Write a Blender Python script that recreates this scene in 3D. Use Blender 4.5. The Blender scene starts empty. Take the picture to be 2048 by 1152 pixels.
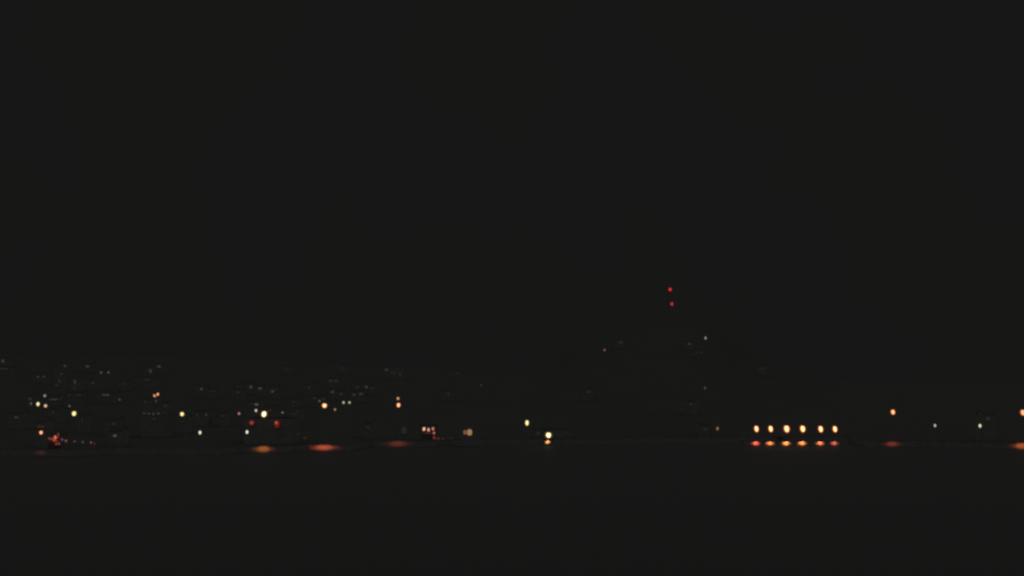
import bpy, bmesh, math, random
from mathutils import Vector, Matrix
random.seed(7)
S = bpy.context.scene
COL = S.collection

# ---------------------------------------------------------------- camera, sky, moonlight, exposure
F, CX, HOR, H = 2813.0, 1024.0, 780.0, 10.0      # focal length in photo pixels, centre column, horizon row, eye height
cd = bpy.data.cameras.new('camera'); cam = bpy.data.objects.new('camera', cd); COL.objects.link(cam)
cam.location = (0, 0, H); cam.rotation_euler = (math.radians(90), 0, 0)
cd.sensor_width = 36; cd.lens = 36*F/2048; cd.shift_y = (HOR-576)/2048
cd.clip_start = 0.5; cd.clip_end = 20000
S.camera = cam
w = bpy.data.worlds.new('World'); S.world = w; w.use_nodes = True
nt = w.node_tree; bg = nt.nodes['Background']
tc = nt.nodes.new('ShaderNodeTexCoord'); nz = nt.nodes.new('ShaderNodeTexNoise'); nz.inputs['Scale'].default_value = 9; nz.inputs['Detail'].default_value = 2
rp = nt.nodes.new('ShaderNodeValToRGB')
SKY = 0.00855; OVER = 0.18
rp.color_ramp.elements[0].position = .38; rp.color_ramp.elements[0].color = (SKY*1.02, SKY*1.02, SKY*0.90, 1)
rp.color_ramp.elements[1].position = .62; rp.color_ramp.elements[1].color = (SKY*0.98, SKY*0.98, SKY*1.02, 1)
nt.links.new(tc.outputs['Generated'], nz.inputs['Vector']); nt.links.new(nz.outputs['Fac'], rp.inputs['Fac']); nt.links.new(rp.outputs['Color'], bg.inputs['Color'])
# town glow on the cloud deck: brighter overhead, well above the picture
sep = nt.nodes.new('ShaderNodeSeparateXYZ'); mr = nt.nodes.new('ShaderNodeMapRange'); mr.inputs['From Min'].default_value = .30; mr.inputs['From Max'].default_value = .55; mr.inputs['To Min'].default_value = 0; mr.inputs['To Max'].default_value = 1; mr.interpolation_type = 'SMOOTHSTEP'
mx_ = nt.nodes.new('ShaderNodeMix'); mx_.data_type = 'RGBA'; mx_.inputs['B'].default_value = (OVER, OVER, OVER*.985, 1)
nt.links.new(tc.outputs['Generated'], sep.inputs[0]); nt.links.new(sep.outputs['Z'], mr.inputs['Value']); nt.links.new(mr.outputs['Result'], mx_.inputs['Factor']); nt.links.new(rp.outputs['Color'], mx_.inputs['A']); nt.links.new(mx_.outputs['Result'], bg.inputs['Color'])
bg.inputs['Strength'].default_value = 1.0        # a dark, evenly overcast night sky
sl = bpy.data.lights.new('moon', 'SUN'); sl.energy = 0.03; sl.angle = math.radians(110); sl.color = (1, 1, .96)
so = bpy.data.objects.new('moon', sl); COL.objects.link(so); so.rotation_euler = (math.radians(55), 0, 0)
S.view_settings.view_transform = 'Standard'; S.view_settings.look = 'None'; S.view_settings.exposure = 0; S.view_settings.gamma = 1
S.render.engine = 'CYCLES'
S.cycles.filter_width = 2.5
S.cycles.use_denoising = True
S.cycles.max_bounces = 4; S.cycles.sample_clamp_indirect = 1.0; S.cycles.caustics_reflective = False

def px2w(px, py, Y): return Vector(((px-CX)*Y/F, Y, H-(py-HOR)*Y/F))

# ---------------------------------------------------------------- materials
def matte(name, c, rough=.9, var=.12, scale=.6, bump=0):
    m = bpy.data.materials.new(name); m.use_nodes = True; t = m.node_tree; b = t.nodes['Principled BSDF']
    b.inputs['Roughness'].default_value = rough; b.inputs['Specular IOR Level'].default_value = .05
    n = t.nodes.new('ShaderNodeTexNoise'); n.inputs['Scale'].default_value = scale; n.inputs['Detail'].default_value = 5
    g = t.nodes.new('ShaderNodeTexCoord'); t.links.new(g.outputs['Object'], n.inputs['Vector'])
    r = t.nodes.new('ShaderNodeValToRGB'); r.color_ramp.elements[0].position = .3; r.color_ramp.elements[1].position = .7
    r.color_ramp.elements[0].color = tuple(x*(1-var) for x in c)+(1,); r.color_ramp.elements[1].color = tuple(x*(1+var) for x in c)+(1,)
    t.links.new(n.outputs['Fac'], r.inputs['Fac']); t.links.new(r.outputs['Color'], b.inputs['Base Color'])
    if bump:
        bp = t.nodes.new('ShaderNodeBump'); bp.inputs['Strength'].default_value = bump; t.links.new(n.outputs['Fac'], bp.inputs['Height']); t.links.new(bp.outputs['Normal'], b.inputs['Normal'])
    return m
M_wall = matte('rendered_wall', (.178,.178,.174)); M_roof = matte('roof_tiles', (.052,.051,.050), scale=2)
M_metal = matte('dull_metal', (.18,.18,.18), rough=.7, var=.05); M_wood = matte('weathered_wood', (.12,.118,.115), scale=3)
M_stone = matte('quay_stone', (.183,.181,.178), scale=1.5, var=.15, bump=.1); M_deck = matte('deck_planks', (.05,.05,.049), scale=3); M_cope = matte('coping_stone', (.055,.055,.054), scale=2); M_pave = matte('paving', (.045,.045,.044), scale=.8)
M_hill = matte('hillside_scrub', (.0455,.046,.043), scale=.08, var=.06); M_paint = matte('boat_paint', (.18,.18,.182)); M_door = matte('door_paint', (.17,.172,.17))
M_lampbody = matte('lamp_body', (.08, .08, .08), rough=.6, var=.03)
_em = {}
def s2l(v):
    v /= 255.; return v/12.92 if v <= .04045 else ((v+.055)/1.055)**2.4
def emit(c, k=1.0):
    key = (tuple(c), round(k, 3))
    if key in _em: return _em[key]
    m = bpy.data.materials.new('lit_glass'); m.use_nodes = True; b = m.node_tree.nodes['Principled BSDF']
    lin = [s2l(x) for x in c]; b.inputs['Base Color'].default_value = (.05, .05, .05, 1); b.inputs['Roughness'].default_value = .8; b.inputs['Specular IOR Level'].default_value = 0
    b.inputs['Emission Color'].default_value = tuple(lin)+(1,); b.inputs['Emission Strength'].default_value = k
    _em[key] = m; return m
# water
M_water = bpy.data.materials.new('harbour_water'); M_water.use_nodes = True
t = M_water.node_tree; b = t.nodes['Principled BSDF']
b.inputs['Base Color'].default_value = (.032,.032,.031,1); b.inputs['Roughness'].default_value = .6; b.inputs['Specular IOR Level'].default_value = .10; b.inputs['IOR'].default_value = 1.33
g = t.nodes.new('ShaderNodeTexCoord'); mp = t.nodes.new('ShaderNodeMapping'); mp.inputs['Scale'].default_value = (1.4, .55, 1)
n = t.nodes.new('ShaderNodeTexNoise'); n.inputs['Scale'].default_value = .7; n.inputs['Detail'].default_value = 4
bp = t.nodes.new('ShaderNodeBump'); bp.inputs['Strength'].default_value = .25; bp.inputs['Distance'].default_value = .25
t.links.new(g.outputs['Object'], mp.inputs['Vector']); t.links.new(mp.outputs['Vector'], n.inputs['Vector']); t.links.new(n.outputs['Fac'], bp.inputs['Height']); t.links.new(bp.outputs['Normal'], b.inputs['Normal'])

# ---------------------------------------------------------------- helpers
def link_mesh(name, bm, mat, parent=None, smooth=False):
    me = bpy.data.meshes.new(name); bm.to_mesh(me); bm.free(); me.materials.append(mat)
    if smooth:
        for p in me.polygons: p.use_smooth = True
    o = bpy.data.objects.new(name, me); COL.objects.link(o); o.parent = parent; return o
def from_mesh(name, me, parent, loc, scale=(1, 1, 1), rot=(0, 0, 0), mat=None):
    o = bpy.data.objects.new(name, me); COL.objects.link(o); o.parent = parent; o.location = loc; o.scale = scale; o.rotation_euler = rot
    if mat:
        o.material_slots[0].link = 'OBJECT'; o.material_slots[0].material = mat
    return o
def box(bm, x0, x1, y0, y1, z0, z1):
    v = [bm.verts.new(p) for p in ((x0,y0,z0),(x1,y0,z0),(x1,y1,z0),(x0,y1,z0),(x0,y0,z1),(x1,y0,z1),(x1,y1,z1),(x0,y1,z1))]
    for f in ((3,2,1,0),(4,5,6,7),(0,1,5,4),(1,2,6,5),(2,3,7,6),(3,0,4,7)): bm.faces.new([v[i] for i in f])
def tube(bm, a, c, r0, r1=None, n=8):
    r1 = r0 if r1 is None else r1; a = Vector(a); c = Vector(c); d = (c-a).normalized()
    u = d.cross(Vector((0, 0, 1)) if abs(d.z) < .9 else Vector((1, 0, 0))).normalized(); v = d.cross(u)
    A = [bm.verts.new(a+(u*math.cos(k*2*math.pi/n)+v*math.sin(k*2*math.pi/n))*r0) for k in range(n)]
    B = [bm.verts.new(c+(u*math.cos(k*2*math.pi/n)+v*math.sin(k*2*math.pi/n))*r1) for k in range(n)]
    for k in range(n): bm.faces.new((A[k], B[k], B[(k+1) % n], A[(k+1) % n]))
    bm.faces.new(A); bm.faces.new(B[::-1])
def thing(name, loc, label, cat, group=None, rz=0):
    o = bpy.data.objects.new(name, None); COL.objects.link(o); o.location = loc; o.rotation_euler = (0, 0, rz); o.empty_display_size = .3
    tag(o, label, cat, group); return o
def tag(o, label, cat, group=None, kind=None):
    if label: o['label'] = label
    if cat: o['category'] = cat
    if group: o['group'] = group
    if kind: o['kind'] = kind
    return o
def interp(pts, x):
    if x <= pts[0][0]: return pts[0][1]
    for (a, p), (c, q) in zip(pts, pts[1:]):
        if x <= c: return p+(q-p)*(x-a)/(c-a)
    return pts[-1][1]
def smooth_interp(pts, x):
    return sum(interp(pts, x+d) for d in (-40, -20, 0, 20, 40))/5

# ---------------------------------------------------------------- shape of the shore and the hills
QUAY = [(-900, 913), (160, 913), (220, 910), (440, 910), (470, 905.5), (590, 905.5), (604, 902), (704, 902), (732, 894), (850, 894), (880, 892), (1040, 890), (1160, 890), (1300, 887), (1600, 885), (1700, 885), (1740, 894.5), (1850, 894.5), (1960, 898.5), (2900, 898.5)]
RIDGE = [(-900, 700), (0, 708), (330, 716), (800, 732), (960, 748), (1080, 735), (1180, 680), (1340, 640), (1420, 652), (1520, 710), (1650, 758), (1800, 770), (2900, 772)]
ZQ = 1.1
def quayY(px): return H*F/(interp(QUAY, px)-HOR)
YR = 650.0
def ground_row(px, Y):
    Yp = quayY(px)+9
    if Y <= Yp: return HOR+F*(H-ZQ)/Y
    y0 = HOR+F*(H-ZQ)/Yp; s = min(1, (Y-Yp)/(YR-Yp)); return y0+(smooth_interp(RIDGE, px)-y0)*s**.8
def ground_z(px, Y):
    if Y <= YR: return max(ZQ-.05*(Y > quayY(px)+9), H-(ground_row(px, Y)-HOR)*Y/F)
    zr = H-(smooth_interp(RIDGE, px)-HOR)*YR/F; k = min(1, (Y-YR)/500); return zr*(1-k*k*(3-2*k))+ZQ*k
def solve(px, py, h):
    Y = quayY(px)+10
    while Y < YR:
        if ground_row(px, Y)-F*h/Y <= py: return Y
        Y += .5
    return YR

# water: one sheet to the horizon
bm = bmesh.new(); bmesh.ops.create_grid(bm, x_segments=8, y_segments=8, size=9000)
tag(link_mesh('water', bm, M_water), None, None, kind='structure')
# hillside
bm = bmesh.new(); cols = list(range(-860, 2901, 20)); fr = [i/46 for i in range(47)]; grid = []
for c in cols:
    q = quayY(c)+9; row = []
    for f_ in fr:
        Y = q+(YR-q)*f_**1.2; row.append(bm.verts.new(((c-CX)*Y/F, Y, ground_z(c, Y)+.12*math.sin(c*.013+Y*.07)*math.sin(c*.021-Y*.03)*min(1, f_*4))))
    for Y in (700, 760, 840, 940, 1050, 1150): row.append(bm.verts.new(((c-CX)*Y/F, Y, ground_z(c, Y))))
    row.append(bm.verts.new(((c-CX)*1152/F, 1152, -1)))
    grid.append(row)
for a, c in zip(grid, grid[1:]):
    for i in range(len(a)-1): bm.faces.new((a[i], c[i], c[i+1], a[i+1]))
tag(link_mesh('hillside', bm, M_hill, smooth=True), None, None, kind='structure')
# promenade behind the sea wall
bm = bmesh.new(); prev = None
for c in cols:
    q = quayY(c); cur = [bm.verts.new(((c-CX)*Y/F, Y, z)) for Y, z in ((q+.55, ZQ), (q+9.05, ZQ+.002), (q+9.3, -.5))]
    if prev:
        for i in range(2): bm.faces.new((prev[i], cur[i], cur[i+1], prev[i+1]))
    prev = cur
tag(link_mesh('promenade', bm, M_pave), None, None, kind='structure')
# sea wall with a coping and buttresses
wall = thing('sea_wall', (0, 250, 0), 'long low stone sea wall running the whole width of the waterfront at the water line', 'wall')
def ribbon(name, y0, y1, z0, z1, mat):
    bm = bmesh.new(); prev = None
    for c in cols:
        q = quayY(c); cur = [bm.verts.new(((c-CX)*(q+dy)/F, q+dy-250, z)) for dy, z in ((y0, z0), (y0, z1), (y1, z1), (y1, z0))]
        if prev:
            for i in range(4): bm.faces.new((prev[i], cur[i], cur[(i+1) % 4], prev[(i+1) % 4]))
        else: bm.faces.new(cur)
        prev = cur
    bm.faces.new(prev[::-1]); return link_mesh(name, bm, mat, wall)
ribbon('wall_face', 0, .52, -1.5, ZQ-.03, M_stone); ribbon('coping', -.002, .55, ZQ-.027, ZQ+.03, M_cope)

# ---------------------------------------------------------------- lamps
bm = bmesh.new(); bmesh.ops.create_uvsphere(bm, u_segments=16, v_segments=10, radius=1); me_globe = bpy.data.meshes.new('globe'); bm.to_mesh(me_globe); bm.free(); me_globe.materials.append(M_lampbody)
for p in me_globe.polygons: p.use_smooth = True
bm = bmesh.new(); tube(bm, (0,0,0), (0,0,.1), 1.0, .92, 12); tube(bm, (0,0,.1), (0,0,.38), .8, .15, 12); me_cap = bpy.data.meshes.new('cap'); bm.to_mesh(me_cap); bm.free(); me_cap.materials.append(M_lampbody)
bm = bmesh.new(); R0 = [(0, 1.0), (.45, .8), (.8, .35), (1.0, -.1)]; rings = []
for rr_, yy in R0[1:]: rings.append([bm.verts.new((rr_*math.cos(a*math.pi/10), yy, rr_*math.sin(a*math.pi/10))) for a in range(20)])
c0 = bm.verts.new((0, 1.0, 0))
for k_ in range(20):
    bm.faces.new((c0, rings[0][k_], rings[0][(k_+1) % 20]))
    for a, c in zip(rings, rings[1:]): bm.faces.new((a[k_], c[k_], c[(k_+1) % 20], a[(k_+1) % 20]))
me_dish = bpy.data.meshes.new('halo_dish_mesh'); bm.to_mesh(me_dish); bm.free()
M_dish = matte('halo_orange', (.34, .065, .012), var=.03); M_dish_olive = matte('halo_olive', (.16, .12, .02), var=.03); me_dish.materials.append(M_dish)  # dish colours chosen as the halo tints of the bright lamps
CHECK = []
def lamp(px, py, wpx, hpx, col, k, label, group, mode=('h', 5), tilt=0, name='street_lamp', cat='street lamp', pool=None, reach=1.6):
    """post on the ground, arm towards the water, cap and glowing lantern; pool = (watts, half angle, colour)"""
    if mode[0] == 'q': Yg = quayY(px)+mode[1]
    elif mode[0] == 'p': Yg = mode[1]
    else: Yg = solve(px, py, mode[1])
    Yl = Yg-reach; p = px2w(px, py, Yl); zg = mode[2] if mode[0] == 'p' else ground_z(px, Yg)
    xg = p.x; base = Vector((xg, Yg, zg)); r = name and thing(name, base, label, cat, group)
    rx = wpx*.41*Yl/F; rz_ = hpx*.43*Yl/F; hz = p.z-zg; top = hz+rz_+.12
    bm = bmesh.new(); tube(bm, (0,0,-.3), (0,0,.35), .13, .11, 10); tube(bm, (0,0,.35), (0,0,top), .075, .05, 8); link_mesh('post', bm, M_metal, r)
    if reach > .3:
        bm = bmesh.new(); tube(bm, (0,0,top-.06), (0,-reach*.5,top+.1), .045, .04, 6); tube(bm, (0,-reach*.5,top+.1), (0,-reach,top), .04, .035, 6); link_mesh('arm', bm, M_metal, r)
    cap = from_mesh('lamp_cap', me_cap, r, (0,-reach,hz+rz_*.86), (rx*.62, rx*.62, .5))
    g = from_mesh('lantern', me_globe, r, (0,-reach,hz), (rx, rx, rz_), (0, math.radians(tilt), 0), emit(col, k))
    if wpx >= 6.5 and reach > .3:        # added dish behind the bulb, lit by it to make a coloured halo
        from_mesh('halo_dish', me_dish, r, (0,-reach+rx*.35,hz), (rx*1.75, rx*.9, rz_*1.45), (0, math.radians(tilt), 0), M_dish if col[2] < 175 and col != YW else M_dish_olive)
    CHECK.append((label, p))
    if pool:
        W, ang, pc, aim, v = pool            # a wall washer: wide sideways, narrow up and down
        L0 = Vector((0, p.y, p.z-rz_-.12)); dy = aim[0]-L0.y; side = ((px-1.5-CX)*aim[0]/F-p.x)/math.hypot(dy, L0.z-aim[1])
        for fa, fv, fw in ((1.12, .62, .42), (.62, .8, .75)):      # a wide and a narrow beam make the soft core
            a1 = math.atan2(dy, L0.z-aim[1]-v*fv); a0 = math.atan2(dy, L0.z-aim[1]+v*fv); half = (a1-a0)/2; mid = (a1+a0)/2; an = math.radians(ang*fa)
            l = bpy.data.lights.new('lamp_light', 'SPOT'); l.energy = W*fw; l.color = pc; l.spot_size = an*2; l.spot_blend = 1; l.shadow_soft_size = .05
            lo = bpy.data.objects.new('lamp_light', l); COL.objects.link(lo); lo.parent = r; lo.location = (0,-reach,hz-rz_-.12)
            Z_ = -Vector((side, math.sin(mid), -math.cos(mid))).normalized(); Y_ = Vector((0, math.cos(mid), math.sin(mid))); X_ = Y_.cross(Z_)
            lo.rotation_euler = Matrix((X_, Y_, Z_)).transposed().to_euler(); lo.scale = (1, math.tan(half)/math.tan(an), 1)
    return r
YW = (255, 236, 170); PEACH = (255, 192, 135); GREEN = (214, 230, 190); CREAM = (255, 226, 180); PINK = (255, 200, 170)
WF = 'lamps along the waterfront'; HL = 'lamps on the hillside'
ORG = (1, .20, .055); RED = (1, .13, .05)
def wallpool(px, W, ang, c, dz=.53, v=.85): return (W*140, ang, c, (quayY(px), dz), v)
# waterfront lamps that throw a pool of light on the sea wall
lamp(82, 865, 7, 8, PEACH, 1.2, 'low peach lamp at the water edge, just left of the red lit kiosk', WF, ('q', 1.3), pool=wallpool(82, .9, 27, (1,.25,.14), v=.5), reach=2.6)
lamp(528, 828, 10, 13, (255, 238, 200), 1.7, 'largest and brightest lamp of the left shore, above an orange pool of light', WF, ('q', 1.3), tilt=12, pool=wallpool(528, 38, 21, (1,.26,.04)), reach=2.8)
lamp(649, 811, 9.5, 9.5, (255, 215, 165), 1.5, 'round peach white lamp high above the widest flat red pool of light', WF, ('q', 1.3), pool=wallpool(649, 115, 25, (1,.16,.07), v=.72), reach=2.8)
q = lamp(797, 810, 7, 9.5, PEACH, 1.45, 'two headed peach lamp, the smaller light right above the larger one', WF, ('q', 1.3), pool=wallpool(797, 28, 26, (1,.16,.05)), reach=2.6)
p0 = px2w(796, 797, quayY(797)-1.8); base = q.location
from_mesh('lantern', me_globe, q, p0-base, (.21, .21, .25), (0,0,0), emit((205, 158, 112), .95)); CHECK.append(('upper 797', p0))
bm = bmesh.new(); zt = p0.z-base.z; tube(bm, (0,0,zt-1.6), (0,0,zt+.3), .05, .04, 6); tube(bm, (0,0,zt+.3), (0,-2.6,zt+.34), .035, .03, 6); link_mesh('upper_arm', bm, M_metal, q)
lamp(1786, 824, 8, 11, PEACH, 1.35, 'peach lamp standing alone right of the row of six, red pool of light below it', WF, ('q', 1.3), tilt=-12, pool=wallpool(1786, 22, 22, (1,.13,.055), v=.7), reach=2.6)
lamp(2046, 825, 9, 13, (255, 175, 120), 1.35, 'orange lamp cut by the right edge of the picture', WF, ('q', 1.3), tilt=-14, pool=wallpool(2046, 55, 24, (1,.20,.05)), reach=2.6)
lamp(1097, 870, 11, 12, (255, 236, 190), 1.6, 'very bright low lamp on the quay with a small orange glow right under it', WF, ('q', .6), pool=wallpool(1096, 6, 28, (1,.40,.13), v=.6), reach=1.3)
# lamps without a visible pool
lamp(1054, 845.5, 7, 12, YW, 1.3, 'tall yellow white lamp a little left of the very bright low quay lamp', WF, ('q', 2))
lamp(400, 865, 6, 8.5, GREEN, 1.2, 'greenish white lamp low on the quay, right of and below the single yellow lamp', WF, ('q', 2))
lamp(494, 864, 6, 8.5, GREEN, 1.2, 'greenish white lamp low on the quay just below the left red shed light', WF, ('q', 2))
lamp(1870, 851, 5, 7, GREEN, .72, 'fainter greenish lamp of the two small ones near the right edge', WF, ('q', 2), tilt=-8)
lamp(1960, 851.5, 6, 8.5, GREEN, 1.05, 'brighter greenish white lamp of the two small ones near the right edge', WF, ('q', 2), tilt=-8)
lamp(1435, 857, 5.5, 8, (150, 125, 70), .75, 'dim yellow lamp left of the row of six bright lamps', WF, ('q', 2))
lamp(364, 828, 8, 9, YW, 1.25, 'single yellow lamp right of and below the heart shaped twin lights', HL, ('h', 5))
lamp(148, 827, 8.5, 10.5, YW, 1.3, 'bright yellow lamp right of the cluster of five left hillside lamps', HL, ('h', 5), tilt=10)
lamp(76, 808, 6.5, 9, (235, 230, 185), 1.2, 'brightest, greenish yellow lamp of the left hillside cluster', HL, ('h', 5), tilt=8)
lamp(91, 811.5, 6.5, 7, (225, 195, 165), 1.0, 'cream lamp just right of the brightest one in the left hillside cluster', HL, ('h', 5))
lamp(62, 807, 4.5, 6, (110, 90, 80), .85, 'dull pinkish lamp, leftmost of the left hillside cluster', HL, ('h', 4.5))
lamp(89.5, 791.5, 5.5, 6, (165, 140, 120), .95, 'warm grey lamp, topmost of the left hillside cluster', HL, ('h', 4.5))
lamp(139, 812, 4.5, 5, (110, 95, 100), .85, 'small dull lamp directly above left of the bright yellow hillside lamp', HL, ('h', 4.5))
lamp(239, 799, 5, 5, (80, 68, 62), .9, 'dim brownish lamp alone between the left cluster and the heart shaped twin lights', HL, ('h', 4.5))
lamp(512, 821, 5.5, 6.5, (225, 200, 170), .95, 'small cream lamp left of the largest lamp of the left shore', HL, ('h', 5))
lamp(478, 827, 5.5, 6, (190, 130, 120), .85, 'small pink lamp above and left of the left red shed light', HL, ('h', 5))
lamp(565, 826, 4.5, 6.5, (140, 130, 95), .9, 'small dim yellow lamp above the right red shed light', HL, ('h', 5))
lamp(639, 802, 4.5, 5, (85, 92, 70), .95, 'dim greenish lamp just left of the round peach lamp top', HL, ('h', 4.5))
lamp(670, 819, 5, 6, (160, 130, 115), .85, 'dull pinkish lamp low right of the round peach lamp', HL, ('h', 4.5))
lamp(687, 805, 5.5, 6, (200, 190, 160), .85, 'cream lamp, left one of a close pair right of the round peach lamp', HL, ('h', 5))
lamp(699, 805, 5.5, 6, (175, 180, 145), .9, 'greenish lamp, right one of a close pair right of the round peach lamp', HL, ('h', 5))
lamp(202, 745, 4.5, 5, (85, 85, 82), .95, 'grey lamp high on the left hill, left one of a level pair', HL, ('h', 4.5))
lamp(217, 745, 4.5, 5, (85, 87, 80), .95, 'grey lamp high on the left hill, right one of a level pair', HL, ('h', 4.5))
lamp(1411, 676, 4.5, 6.5, (150, 150, 150), .9, 'white lamp on the dark headland below and right of the red mast lights', HL, ('h', 4.5))
lamp(1410, 776, 4.5, 5.5, (95, 75, 75), .85, 'dim pinkish lamp low on the headland, far below the white headland lamp', HL, ('h', 4.5))
lamp(1209, 700, 5, 5, (135, 90, 95), .85, 'dim pink lamp on the left slope of the headland', HL, ('h', 4.5))
lamp(962, 770, 4, 5, (52, 56, 54), .95, 'very faint grey lamp between the left town and the headland', HL, ('h', 4.5))
# heart shaped twin
for sx, sy, c, k, h_, lab in ((309, 791.5, (235, 160, 110), .9, 4.6, 'left orange lamp of the heart shaped twin lights'), (315.5, 788.5, (245, 175, 125), 1.0, 5.2, 'right, slightly higher orange lamp of the heart shaped twin lights')):
    lamp(sx, sy, 5.5, 7, c, k, lab, HL, ('p', 402.0, ground_z(312, 402)), tilt=30 if sx > 312 else -30, reach=.6)
lamp(312, 802, 4, 6, (90, 55, 35), .9, 'short dim orange lamp right below the heart shaped twin lights', HL, ('p', 396.0, ground_z(312, 396)), reach=.2)

# ---------------------------------------------------------------- floating landing stage and its six lamps
YS = 253.0; xa = (1488-CX)*YS/F; xb = (1696-CX)*YS/F
stage = thing('landing_stage', ((xa+xb)/2, YS+1.6, 0), 'floating landing stage in the water carrying a row of six bright lamps', 'pier')
hw = (xb-xa)/2
bm = bmesh.new(); box(bm, -hw, hw, -1.6, 1.6, -.4, .72); link_mesh('pontoon', bm, M_stone, stage)
bm = bmesh.new(); k = -hw-.08
while k < hw+.0: box(bm, k, k+.2, -1.6, 1.6, .723, .75); k += .22
link_mesh('deck', bm, M_deck, stage)
for x in (-hw+.5, hw-.5):
    bm = bmesh.new(); tube(bm, (x, 1.95, -2), (x, 1.95, 1.9), .16, .16, 12); tube(bm, (x, 1.95, 1.9), (x, 1.95, 2.05), .19, .05, 12); link_mesh('guide_pile', bm, M_metal, stage)
bm = bmesh.new(); box(bm, -.4, .4, 1.65, 14.5, 1.16, 1.20); link_mesh('gangway_deck', bm, M_deck, stage); bm = bmesh.new()
for x in (-.38, .38):
    tube(bm, (x, 1.95, 2.0), (x, 14.4, 2.0), .03, n=6)
    for i in range(8): tube(bm, (x, 2+i*1.77, 1.225), (x, 2+i*1.78, 2.0), .025, n=6)
link_mesh('gangway', bm, M_metal, stage)
six = [(1513, 857.5, 8, 13.5, 'leftmost lamp of the row of six on the landing stage, red glow below it', (1,.13,.06), 1.0),
       (1541.5, 857.5, 8, 13.5, 'second lamp from the left in the row of six on the landing stage', (1,.27,.07), 1.0),
       (1573.5, 857.5, 10.5, 15.5, 'third lamp from the left and the largest in the row of six', (1,.29,.07), 1.3),
       (1605.5, 857.5, 9.5, 14.5, 'fourth lamp from the left in the row of six on the landing stage', (1,.25,.06), 1.2),
       (1641.5, 858, 8.5, 14, 'fifth lamp from the left in the row of six, after a slightly wider gap', (1,.23,.08), .85),
       (1670, 858, 8, 13.5, 'rightmost lamp of the row of six, dimmest reddish glow below it', (1,.17,.10), .5)]
for i, (x, y, a, c, lab, pc, pk) in enumerate(six):
    lamp(x, y, a, c, (255, 214, 142) if i % 2 else (255, 208, 152), 1.75, lab, 'row of six lamps on the landing stage', ('p', YS+.25, .75), tilt=-11, pool=(4300*pk, 24, pc, (YS, .36), .62), reach=.95, name='pier_lamp', cat='lamp')

# ---------------------------------------------------------------- buildings
bm = bmesh.new()
for a in ((-.5,-.42,-.5,.5),(.42,.5,-.5,.5),(-.42,.42,-.5,-.42),(-.42,.42,.42,.5),(-.03,.03,-.42,.42)): box(bm, a[0], a[1], -.5, .5, a[2], a[3])
me_frame = bpy.data.meshes.new('window_frame'); bm.to_mesh(me_frame); bm.free(); me_frame.materials.append(M_wood)
bm = bmesh.new(); box(bm, -.44, .44, -.2, .35, -.44, .44); me_pane = bpy.data.meshes.new('pane'); bm.to_mesh(me_pane); bm.free(); me_pane.materials.append(M_lampbody)
ALL = []
def building(wins, label, cat='house', name='house', h=2.3, half=22, extra_h=1.5, group='houses on the dark hillside', roof='gable', Y=None, depth=4, chimney=True, door=True, xr=None, k=1.0):
    """wins: (px, py, width px, height px, sRGB) of each lit window"""
    lo = max(wins, key=lambda q: q[1]); cx = sum(q[0] for q in wins)/len(wins)
    Yf = Y or solve(lo[0], lo[1], h)
    x0, x1 = xr if xr else (min(q[0] for q in wins)-half*random.uniform(.7, 1.1), max(q[0] for q in wins)+half*random.uniform(.7, 1.1))
    cxp = (x0+x1)/2; base = Vector(((cxp-CX)*Yf/F, Yf, min(ground_z(cxp, Yf), ground_z(x0, Yf), ground_z(x1, Yf))))
    rz = 0 if (Y or len(wins) > 2) else math.radians(random.uniform(-6, 6))
    r = thing(name, base, label, cat, group, rz); hw = (x1-x0)/2*Yf/F
    top = max(px2w(q[0], q[1]-q[3]/2, Yf).z for q in wins)-base.z+.35*extra_h
    bm = bmesh.new(); box(bm, -hw, hw, 0, depth, -1.5, top)
    if roof == 'gable':
        rh = depth*.16
        for s in (-hw, hw):   # gable ends
            v = [bm.verts.new(p) for p in ((s, 0, top), (s, depth, top), (s, depth/2, top+rh))]; bm.faces.new(v if s > 0 else v[::-1])
    link_mesh('wall', bm, M_wall, r)
    bm = bmesh.new()
    if roof == 'gable':
        o = .05
        P = [(-hw-o, -o, top+.05-rh*.02), (hw+o, -o, top+.05-rh*.02), (hw+o, depth/2, top+rh+.12), (-hw-o, depth/2, top+rh+.12), (hw+o, depth+o, top+.05-rh*.02), (-hw-o, depth+o, top+.05-rh*.02)]
        A = [bm.verts.new(p) for p in P]; B = [bm.verts.new((p[0], p[1], p[2]-.03)) for p in P]
        for f in ((0,1,2,3), (3,2,4,5)): bm.faces.new([A[i] for i in f]); bm.faces.new([B[i] for i in f[::-1]])
        for i, j in ((1,0),(2,1),(4,2),(5,4),(3,5),(0,3)): bm.faces.new((A[i], A[j], B[j], B[i]))
    else:
        box(bm, -hw, hw, 0, depth, top+.002, top+.16); box(bm, -hw, hw, 0, .2, top+.162, top+.38)
    rf = link_mesh('roof', bm, M_roof if roof == 'gable' else M_wall, r)
    if chimney and roof == 'gable':
        cxh = random.choice((-1, 1))*hw*.55; bm = bmesh.new(); box(bm, cxh-.22, cxh+.22, depth*.55, depth*.55+.45, top, top+depth*.16+.55); link_mesh('chimney', bm, M_wall, rf)
    if door:
        dx = random.choice((-1, 1))*hw*.62; bm = bmesh.new(); box(bm, dx-.42, dx+.42, -.05, .03, 0.02, 1.9 if top > 2.1 else top-.25); link_mesh('door', bm, M_door, r)
    for q in wins:
        p = px2w(q[0], q[1], Yf); lx = (p.x-base.x)/math.cos(rz); ww = q[2]*Yf/F; wh = q[3]*Yf/F
        f = from_mesh('window', me_frame, r, (lx, -.04, p.z-base.z), (ww*1.12, .12, wh*1.12))
        g = from_mesh('pane', me_pane, f, (0, 0, 0), (1, 1, 1), mat=emit(q[4], k)); CHECK.append((label, p))
    return r
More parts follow.
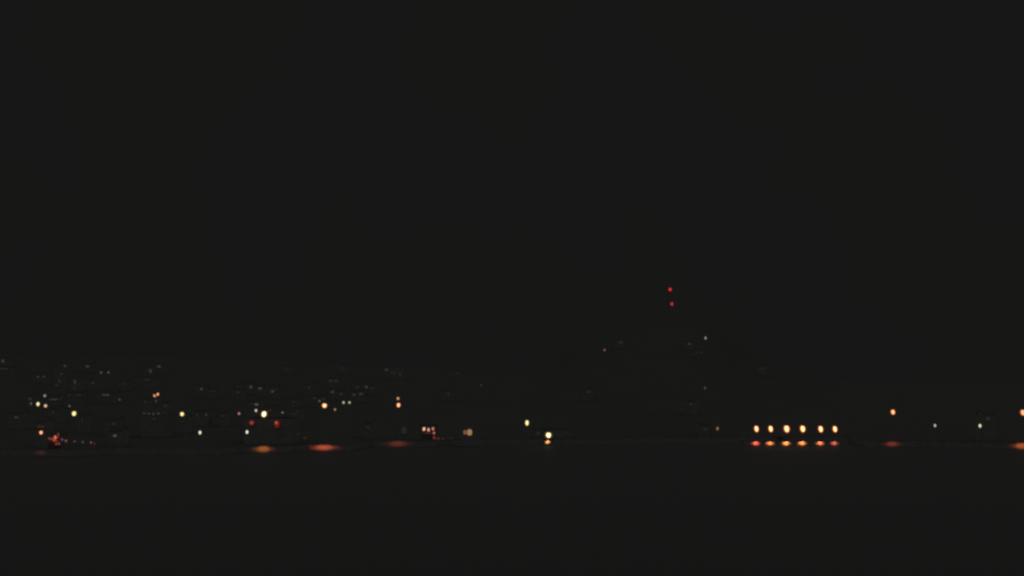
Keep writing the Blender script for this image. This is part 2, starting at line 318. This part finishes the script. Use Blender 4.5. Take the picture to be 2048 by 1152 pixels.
D0 = (40, 42, 39); D1 = (56, 56, 53); D2 = (68, 68, 64); DR = (54, 40, 36); DP = (52, 44, 48)
LH = 'houses on the dark hillside'
building([(6, 722, 6, 7, D1)], 'highest faintly lit house, at the left edge of the picture')
building([(8, 738, 16, 3, D0)], 'long house at the left edge with a faint band of light, below the highest one')
building([(76, 753.5, 5, 3.5, D1), (88, 753.5, 5, 3.5, D1)], 'house with two level faint grey windows high above the left lamp cluster', half=14)
building([(130, 732, 5, 5, D1)], 'small house with one faint window high above the reddish windowed block', half=14)
building([(175, 733, 6, 5, D1)], 'small house with one faint window just up left of the level pair of grey lamps', half=14)
building([(123, 748, 7, 4, DR), (119, 762, 4, 8, DR), (114, 771, 7, 4, D0)], 'narrow tall block with three faint reddish windows one below the other', cat='apartment block', name='apartment_block', roof='flat', chimney=False, half=9, h=3)
building([(150, 764, 4, 9, D1), (149.5, 776, 3.5, 6, D0)], 'narrow tall house with one upright faint grey window right of the reddish windowed block', half=9, h=3)
building([(139, 791, 4, 4, D0), (158, 790, 10, 3, D0)], 'house with a very faint wide window above the bright yellow lamp', half=8)
building([(212, 790, 15, 4, D1)], 'house with one wide faint window, below the level pair of grey lamps')
building([(60, 798, 5, 4, D1)], 'house with a dull greenish window above the leftmost lamp of the left cluster', half=8)
building([(102, 799.5, 5, 3, D1), (110, 799, 9, 3.5, (70, 54, 40)), (120, 798, 9, 2.5, (42, 34, 28))], 'long shop front with a faint orange strip of light right of the left lamp cluster', cat='shop', name='shop', half=4)
building([(106, 825, 5, 5, D0)], 'low house with one barely lit window left of the bright yellow lamp', half=10)
building([(33, 835, 8, 4, D1)], 'low house with one faint window far left, just above the waterfront', half=14)
building([(164, 842, 3, 10, (40, 34, 38))], 'narrow house with a tall purplish window right below the bright yellow lamp', half=10)
building([(227, 848, 7, 5, D0)], 'house with a barely visible window above the faint waterside hut', xr=(211, 238), chimney=False)
building([(230, 871.5, 7, 5, (76, 78, 76))], 'waterside hut with a grey lit window, right end of the row of red bollard lights', cat='hut', name='waterside_hut', group=None, half=16, Y=quayY(230)+7, chimney=False)
building([(301, 742, 5, 8, D1)], 'house with one upright faint window high above the heart shaped twin lights', half=9)
building([(318, 733, 7, 5, D1)], 'house with one slanting faint window, highest above the heart shaped twin lights', half=9)
building([(293, 760, 14, 5, (32, 33, 32))], 'barely visible wide house window halfway up above the heart shaped twin lights')
building([(291, 804, 5, 4, D0)], 'house with a barely lit window just left of the heart shaped twin lights', half=7)
building([(331, 812, 6, 5, D0)], 'house with a barely lit window low right of the heart shaped twin lights', half=8)
building([(289, 827, 5, 4, D1), (298, 827.5, 5, 4, D1), (307, 828, 4.5, 5, D1), (317, 827, 5, 5, (62, 56, 54)), (327, 826, 5, 5, (46, 30, 28)), (309, 838, 8, 4, D0)], 'long building with a row of faint windows below the heart shaped twin lights', cat='building', name='terrace_building', roof='flat', chimney=False, half=8, h=3.2)
building([(403, 778, 5, 5, (60, 61, 58))], 'house with one grey window on the hill above and right of the single yellow lamp', half=14)
building([(425, 783, 12, 4, (31, 32, 31))], 'house with one barely visible wide window beside the grey windowed one', half=8)
building([(395, 831, 3.5, 6, D0), (412.5, 830, 4, 5, D1)], 'house with two faint small windows right of the single yellow lamp', half=9)
building([(476, 785, 7, 4, D0)], 'house with a barely lit window left of a brighter grey one, above the pink lamp', xr=(463, 489), chimney=False)
building([(476, 774, 6, 4, (32, 33, 32)), (502, 774, 5, 6, (64, 66, 62))], 'house with one grey window high above the largest shore lamp', half=8)
building([(520, 777, 7, 5, (72, 54, 56))], 'house with one dull pink window high above the largest shore lamp', half=7)
building([(545, 783, 5, 6, (62, 62, 56)), (551, 780, 4, 7, (34, 34, 28))], 'house with one grey olive window right of the dull pink one', half=8)
building([(513, 809, 7, 4, (84, 88, 74)), (505, 809, 5, 3.5, D0)], 'house with a wide pale green window just above the small cream lamp', half=8)
building([(540, 821, 8, 3, (52, 44, 24))], 'house with an olive window touching the right side of the largest shore lamp', half=6)
building([(588, 804, 5, 4, D0)], 'house with a barely lit window between the largest shore lamp and the round peach lamp', half=12)
building([(596, 823, 9, 3.5, (32, 33, 32))], 'low house with a very faint wide window right of the small dim yellow lamp', half=9)
building([(618, 775, 6, 4, D0)], 'house with a barely lit window far above left of the round peach lamp', half=12)
building([(573, 738, 6, 4, (32, 33, 32))], 'remote house on the skyline with a barely visible window above the left town centre', half=12)
building([(661, 762, 8, 5, D0), (672, 762, 8, 5, D0)], 'house with two barely visible windows high above the round peach lamp', half=10)
building([(686, 738, 4, 8, (34, 34, 33))], 'remote house on the skyline with an upright faint window, above the round peach lamp', half=10)
building([(665, 784, 6, 5, D1)], 'house with one grey window directly above right of the round peach lamp', half=9)
building([(682, 788, 5, 4.5, DP)], 'house with one dull purplish window above the close pair of lamps', half=6)
building([(708, 790, 5, 4, D1), (722, 788, 7, 4, (60, 56, 58))], 'house with two level dull windows above right of the close pair of lamps', half=7)
building([(715, 774, 5, 4, D0), (733, 774, 6, 5, D1)], 'house with two level faint windows, upper right end of the left town', half=9)
building([(773, 740, 5, 5, D1), (787, 746, 14, 4, (32, 33, 32)), (800, 748, 5, 5, D0)], 'remote house with a slanting line of faint windows above the lamp with two heads', half=8)
building([(897, 788, 5, 5, D0)], 'lone house with a barely lit window between the two headed lamp and the headland', half=12)
building([(914, 747, 6, 4, (31, 32, 31))], 'remote house with the faintest window, on the skyline right of the left town', half=12)
building([(1178, 784, 7, 5, D0)], 'lone house with a faint window low on the left slope of the headland', half=12)
building([(1241, 685, 7, 5, D0)], 'house with a faint window on the headland slope, up right of the pink lamp', half=12)
building([(1379, 688, 5, 4, D1)], 'house with a faint grey window just left of the white headland lamp', half=10)
building([(1402, 706, 9, 6, (34, 26, 25))], 'house with a very dark red window below the white headland lamp', half=9)
building([(1382, 809, 6, 5, D0)], 'house with a faint window at the foot of the headland', half=12)
building([(1524, 737, 8, 6, (30, 31, 30))], 'house with a hardly visible window on the right slope of the headland', half=12)
building([(1410, 859, 9, 5, (34, 36, 34))], 'waterside hut with a faint window left of the dim yellow lamp', cat='hut', name='waterside_hut', group=None, half=10, Y=quayY(1410)+7)
building([(1976, 838, 8, 7, D0)], 'waterside hut with a faint window above the brighter of the two small right lamps', cat='hut', name='waterside_hut', group=None, half=12, Y=quayY(1976)+8)
building([(808, 861, 9, 14, (36, 38, 38))], 'tall narrow waterside booth with a faint upright window below the two headed lamp', cat='booth', name='waterside_booth', group=None, half=5, Y=quayY(808)+5, depth=2.5, chimney=False, roof='flat')
building([(736, 855, 8, 7, (31, 32, 31))], 'waterside hut with hardly visible window between round peach lamp and two headed lamp', cat='hut', name='waterside_hut', group=None, half=12, Y=quayY(736)+6)
building([(1076, 867, 7, 5, D0), (1133, 868, 8, 4, (31, 31, 31))], 'low waterside shed behind the very bright quay lamp, with faint windows', cat='shed', name='waterside_shed', group=None, half=8, Y=quayY(1100)+6, chimney=False)

building([(446, 832, 6, 4, D0)], 'low house with a hardly visible window between the single yellow lamp and the pink lamp', half=9)
building([(364, 843, 6, 5, (38, 25, 29))], 'low house with a dark purplish window right under the single yellow lamp', half=8)
building([(186, 766, 6, 5, D0)], 'house with a hardly visible window, right of the narrow tall house', half=9)
building([(246, 768, 5, 4, D0)], 'house with a hardly visible window below right of the level pair of grey lamps', half=9)
building([(629, 797, 5, 3, (46, 50, 34)), (647, 798, 6, 3, (46, 48, 26))], 'house with two olive windows touching the top of the round peach lamp', half=6)
building([(744, 777, 6, 4, D0)], 'house with a hardly visible window, rightmost of the left town centre', half=6)

# warehouse with two red lamps on its front
Yw = quayY(528)+8; wh = building([(568, 866, 5, 6, (30, 27, 27))], 'low quayside shed with two glowing red lamps on its front', cat='shed', name='quayside_shed', group=None, Y=Yw, xr=(488, 584), depth=8, roof='flat', chimney=False, extra_h=1.0)
wh.children[0].data.transform(Matrix.Identity(4))
top_now = max(v.co.z for v in wh.children[0].data.vertices); zneed = px2w(528, 837, Yw).z-wh.location.z
for c in wh.children:
    if c.name.startswith('wall'):
        for v in c.data.vertices:
            if v.co.z > 0: v.co.z = zneed
    if c.name.startswith('roof'):
        for v in c.data.vertices: v.co.z += zneed-top_now
def wall_lamp(parent, px, py, w, h, c, k, Y, name='wall_lamp', tilt=0):
    p = px2w(px, py, Y); l = p-parent.location
    g = from_mesh(name, me_globe, parent, l, (w/2*Y/F, .25, h/2*Y/F), (0, math.radians(tilt), 0), emit(c, k))
    CHECK.append((name, p)); return g
wall_lamp(wh, 503, 846, 10, 10, (104, 27, 22), 1.0, Yw-.4, 'red_lamp'); wall_lamp(wh, 503.5, 845.5, 6, 6, (150, 68, 62), .9, Yw-.75, 'red_lamp_core')
wall_lamp(wh, 554, 848.5, 10.5, 15, (98, 27, 21), 1.0, Yw-.4, 'red_lamp'); wall_lamp(wh, 552.5, 845.5, 5, 6, (195, 84, 66), .95, Yw-.75, 'red_lamp_core')

# two little red marker lamps in front of the sheds
for x, y, c, lab in ((597, 868, (40, 27, 28), 'hardly visible dark red bollard light left of a slightly brighter one'), (609.5, 876, (64, 30, 28), 'dim red bollard light between the red shed lights and the widest red pool')):
    lamp(x, y, 7, 5, c, 1, lab, 'red bollard lights on the quay', ('q', 1.0), name='bollard_light', cat='bollard light', reach=0)
# red bollard lights at the left
BL = 'bollard lights left of the waterside hut'
for x, y, w_, h_, c, lab in ((124, 879, 5, 6, (118, 62, 62), 'pinkish bollard light touching the right side of the red lit kiosk'), (132, 881.5, 5, 6, (120, 82, 58), 'orange brown bollard light, second right of the red lit kiosk'),
                         (149, 883, 7, 6, (66, 48, 56), 'purplish bollard light in the middle of the row right of the red kiosk'), (165.5, 884, 6, 6, (58, 60, 56), 'grey bollard light, the only colourless one of its row'),
                         (182, 885, 5, 5.5, (118, 66, 62), 'pinkish red bollard light, left one of the pair ending the row'), (189, 887, 4, 6, (72, 38, 34), 'dark red bollard light, last of the row at its right end')):
    lamp(x, y, w_, h_, c, 1.0, lab, BL, ('q', .9), name='bollard_light', cat='bollard light', reach=0)

# ---------------------------------------------------------------- kiosk with red lamps
Yk = quayY(112)+2.2; kb = Vector(((110-CX)*Yk/F, Yk, ZQ+.004))
ki = thing('kiosk', kb, 'small quayside kiosk hung with clustered red and orange lamps, far left', 'kiosk')
bm = bmesh.new(); box(bm, -1.1, 1.1, .1, .6, 0, .8); link_mesh('counter', bm, M_wood, ki)
for x in (-1.1, 1.1):
    for y in (.05, 1.8):
        bm = bmesh.new(); tube(bm, (x, y, 0), (x, y, 2.3), .05, n=8); link_mesh('post', bm, M_wood, ki)
bm = bmesh.new()
P = [(-1.4,-.35,2.3),(1.4,-.35,2.3),(1.4,2.1,2.3),(-1.4,2.1,2.3)]; A = [bm.verts.new(p) for p in P]; R_ = [bm.verts.new(p) for p in ((-.7,.9,2.85),(.7,.9,2.85))]
bm.faces.new(A[::-1]); bm.faces.new((A[0],A[1],R_[1],R_[0])); bm.faces.new((A[1],A[2],R_[1])); bm.faces.new((A[2],A[3],R_[0],R_[1])); bm.faces.new((A[3],A[0],R_[0])); link_mesh('roof', bm, M_roof, ki)
for x, y, w_, h_, c, k in ((98.5, 877, 5, 6, (105, 66, 58), 1), (104, 878, 5, 5, (170, 66, 50), 1), (110.5, 875, 6, 9, (245, 112, 82), 1.0), (108.5, 881, 6, 5, (190, 72, 42), 1), (116.5, 868.5, 4, 6, (120, 62, 58), .9), (116, 874, 4, 6, (130, 34, 20), 1), (113, 882.5, 8, 5, (120, 46, 22), 1), (112.5, 888, 6, 5, (128, 48, 46), 1), (118, 887.5, 4.5, 5, (130, 76, 70), 1)):
    wall_lamp(ki, x, y, w_*.88, h_*.88, c, k*.85, Yk-.35, 'lamp')
# hut with a glowing red band behind the left lamp
building([(82, 853.5, 15, 5, (62, 33, 26))], 'waterside hut with a dull red band of light right above the leftmost quay lamp', cat='hut', name='waterside_hut', group=None, half=10, Y=quayY(82)+8, chimney=False)

# ---------------------------------------------------------------- pavilion with three lamps
Yv = quayY(857)+2.0; vb = Vector(((857-CX)*Yv/F, Yv, ZQ+.004)); pv = thing('pavilion', vb, 'open waterside pavilion with three pink white lamps in a row under its roof', 'pavilion')
zt = px2w(857, 850, Yv).z-vb.z
for x in (-1.35, 1.35):
    for y in (0, 2.2):
        bm = bmesh.new(); tube(bm, (x, y, 0), (x, y, zt), .06, n=8); link_mesh('post', bm, M_wood, pv)
bm = bmesh.new(); box(bm, -1.55, 1.55, -.3, 2.5, zt, zt+.12)
A = [bm.verts.new(p) for p in ((-1.55,-.3,zt+.123),(1.55,-.3,zt+.123),(1.55,2.5,zt+.123),(-1.55,2.5,zt+.123))]; a = bm.verts.new((0,1.1,zt+.6))
for i in range(4): bm.faces.new((A[i], A[(i+1) % 4], a))
link_mesh('roof', bm, M_roof, pv)
bm = bmesh.new(); box(bm, -1.28, .7, .3, .75, .0, px2w(857, 863, Yv).z-vb.z); link_mesh('counter', bm, M_wood, pv)
for x, y, w_, h_, c, k, tl in ((848, 858, 5.5, 7.5, (245, 185, 160), 1.0, 10), (857, 859.5, 5, 7, (240, 155, 130), .95, 0), (866, 857.5, 5, 6.5, (205, 125, 100), .9, 0), (868, 866, 4.5, 6, (165, 108, 98), .9, 0)):
    wall_lamp(pv, x, y, w_, h_, c, k, Yv-.1, 'lamp', tl)
wall_lamp(pv, 856, 866.5, 17, 3.5, (62, 34, 28), 1, Yv+.2, 'counter_glow')  # lamplight on the counter, put in as a dim emissive strip
# red strip along the quay right of it
for x, y, w_, h_, c, lab in ((868.5, 875.5, 6, 8, (112, 46, 42), 'dull red bollard light right under the pavilion lamps'), (876, 877, 8, 6, (82, 32, 30), 'dark red bollard light second right of the pavilion'), (886, 878, 8, 6, (60, 28, 30), 'very dark red bollard light third right of the pavilion'), (901, 877, 14, 5, (36, 26, 29), 'hardly visible wide red bollard light nearest the tan lit boat')):
    lamp(x, y, w_, h_, c, 1, lab, 'red bollard lights on the quay', ('q', .9), name='bollard_light', cat='bollard light', reach=0)

# ---------------------------------------------------------------- moored boat with tan lit cabin
Yb = quayY(935)-2.6; bb = Vector(((934-CX)*Yb/F, Yb, 0)); bt = thing('motor_boat', bb, 'small moored motor boat with a glowing tan cabin left of the bright quay lamps', 'boat')
bm = bmesh.new(); sec = [(-2.6, .80, .85), (-1.2, .92, .85), (.4, .95, .9), (1.6, .72, 1.0), (2.5, .28, 1.15), (2.9, .03, 1.25)]; ring = []
for x, hb, zz in sec: ring.append([bm.verts.new(p) for p in ((x, -hb, zz), (x, -hb*.97, .03), (x, 0, -.25), (x, hb*.97, .03), (x, hb, zz), (x, 0, zz-.04))])
for a, c in zip(ring, ring[1:]):
    for i in range(6): bm.faces.new((a[i], c[i], c[(i+1) % 6], a[(i+1) % 6]))
bm.faces.new(ring[0]); bm.faces.new(ring[-1][::-1]); bmesh.ops.recalc_face_normals(bm, faces=bm.faces[:]); link_mesh('hull', bm, M_paint, bt)
bm = bmesh.new(); ztop = px2w(935, 857, Yb-.6).z; box(bm, -1.1, 1.1, -.6, .6, .8, ztop); cb = link_mesh('cabin', bm, M_paint, bt)
bm = bmesh.new(); box(bm, -1.25, 1.25, -.72, .72, ztop+.003, ztop+.1); link_mesh('cabin_roof', bm, M_paint, bt)
def pane(px0, px1, py0, py1, c, k=1):
    a = px2w(px0, py1, Yb-.62)-bb; d = px2w(px1, py0, Yb-.62)-bb; bm = bmesh.new()
    cxm = (a.x+d.x)/2; czm = (a.z+d.z)/2; vs = []
    for i in range(14):
        th = 2*math.pi*i/14; vs.append((cxm+(d.x-a.x)/2*math.copysign(abs(math.cos(th))**.7, math.cos(th)), czm+(d.z-a.z)/2*math.copysign(abs(math.sin(th))**.7, math.sin(th))))
    Fv = [bm.verts.new((x, -.66, z)) for x, z in vs]; Bv = [bm.verts.new((x, -.58, z)) for x, z in vs]; bm.faces.new(Fv)
    for i in range(14): bm.faces.new((Bv[i], Bv[(i+1) % 14], Fv[(i+1) % 14], Fv[i]))
    bmesh.ops.recalc_face_normals(bm, faces=bm.faces[:]); link_mesh('window', bm, emit(c, k), cb)
pane(926.5, 934, 860, 869, (112, 82, 60)); pane(934.5, 944, 858.5, 871, (160, 118, 78))
bm = bmesh.new(); tube(bm, (.2, 0, ztop), (.2, 0, ztop+1.2), .03, .02, 6); link_mesh('mast', bm, M_metal, bt)
bm = bmesh.new(); tube(bm, (-2.5, -.75, .85), (-2.5, -.75, 1.3), .02, n=6); tube(bm, (-2.5, .75, .85), (-2.5, .75, 1.3), .02, n=6); tube(bm, (-2.5, -.75, 1.3), (-2.5, .75, 1.3), .02, n=6); link_mesh('stern_rail', bm, M_metal, bt)

# ---------------------------------------------------------------- mast with two red beacons on the headland
Ym = YR-6; mx = (1342-CX)*Ym/F; mz = ground_z(1342, Ym); mast = thing('radio_mast', (mx, Ym, mz-.2), 'tall lattice mast on the headland top with two red lights one above the other', 'mast')
ht = px2w(1342, 574, Ym).z-mz; bm = bmesh.new(); n = 9
def cw(z): return .95*(1-z/ht)+.28
for sx in (-1, 1):
    for sy in (-1, 1): tube(bm, (sx*cw(0), sy*cw(0), 0), (sx*cw(ht), sy*cw(ht), ht), .07, .04, 6)
for i in range(n):
    z0 = ht*i/n; z1 = ht*(i+1)/n; a = cw(z0); c = cw(z1)
    Q0 = [(-a,-a,z0),(a,-a,z0),(a,a,z0),(-a,a,z0)]; Q1 = [(-c,-c,z1),(c,-c,z1),(c,c,z1),(-c,c,z1)]
    for j in range(4): tube(bm, Q0[j], Q1[(j+1) % 4], .03, n=5); tube(bm, Q1[j], Q1[(j+1) % 4], .03, n=5)
link_mesh('lattice', bm, M_metal, mast)
bm = bmesh.new(); tube(bm, (0,0,ht), (0,0,ht+3.5), .05, .02, 6); link_mesh('antenna', bm, M_metal, mast)
for x, y, c, k in ((1340.3, 579, (238, 44, 48), 1.0), (1343.8, 608, (205, 46, 48), .95)):
    p = px2w(x, y, Ym-1.1); l = p-mast.location; bk = link_mesh('bracket', (lambda b_: (tube(b_, (l.x, l.y, l.z), (0, -.3, l.z), .05, n=6), b_)[1])(bmesh.new()), M_metal, mast)
    rr = 2.8*Ym/F; from_mesh('beacon', me_globe, mast, l, (rr, rr, rr*1.1), mat=emit(c, k)); CHECK.append(('beacon', p))

for par, loc, e in ((ki, (0, .6, 1.6), .35), (pv, (0, .7, zt-.6), .5)):  # added fill lights brighten the dark under the kiosk and pavilion roofs
    l = bpy.data.lights.new('red_glow', 'POINT'); l.energy = e; l.color = (1, .2, .1); l.shadow_soft_size = .3
    o = bpy.data.objects.new('red_glow', l); COL.objects.link(o); o.parent = par; o.location = loc
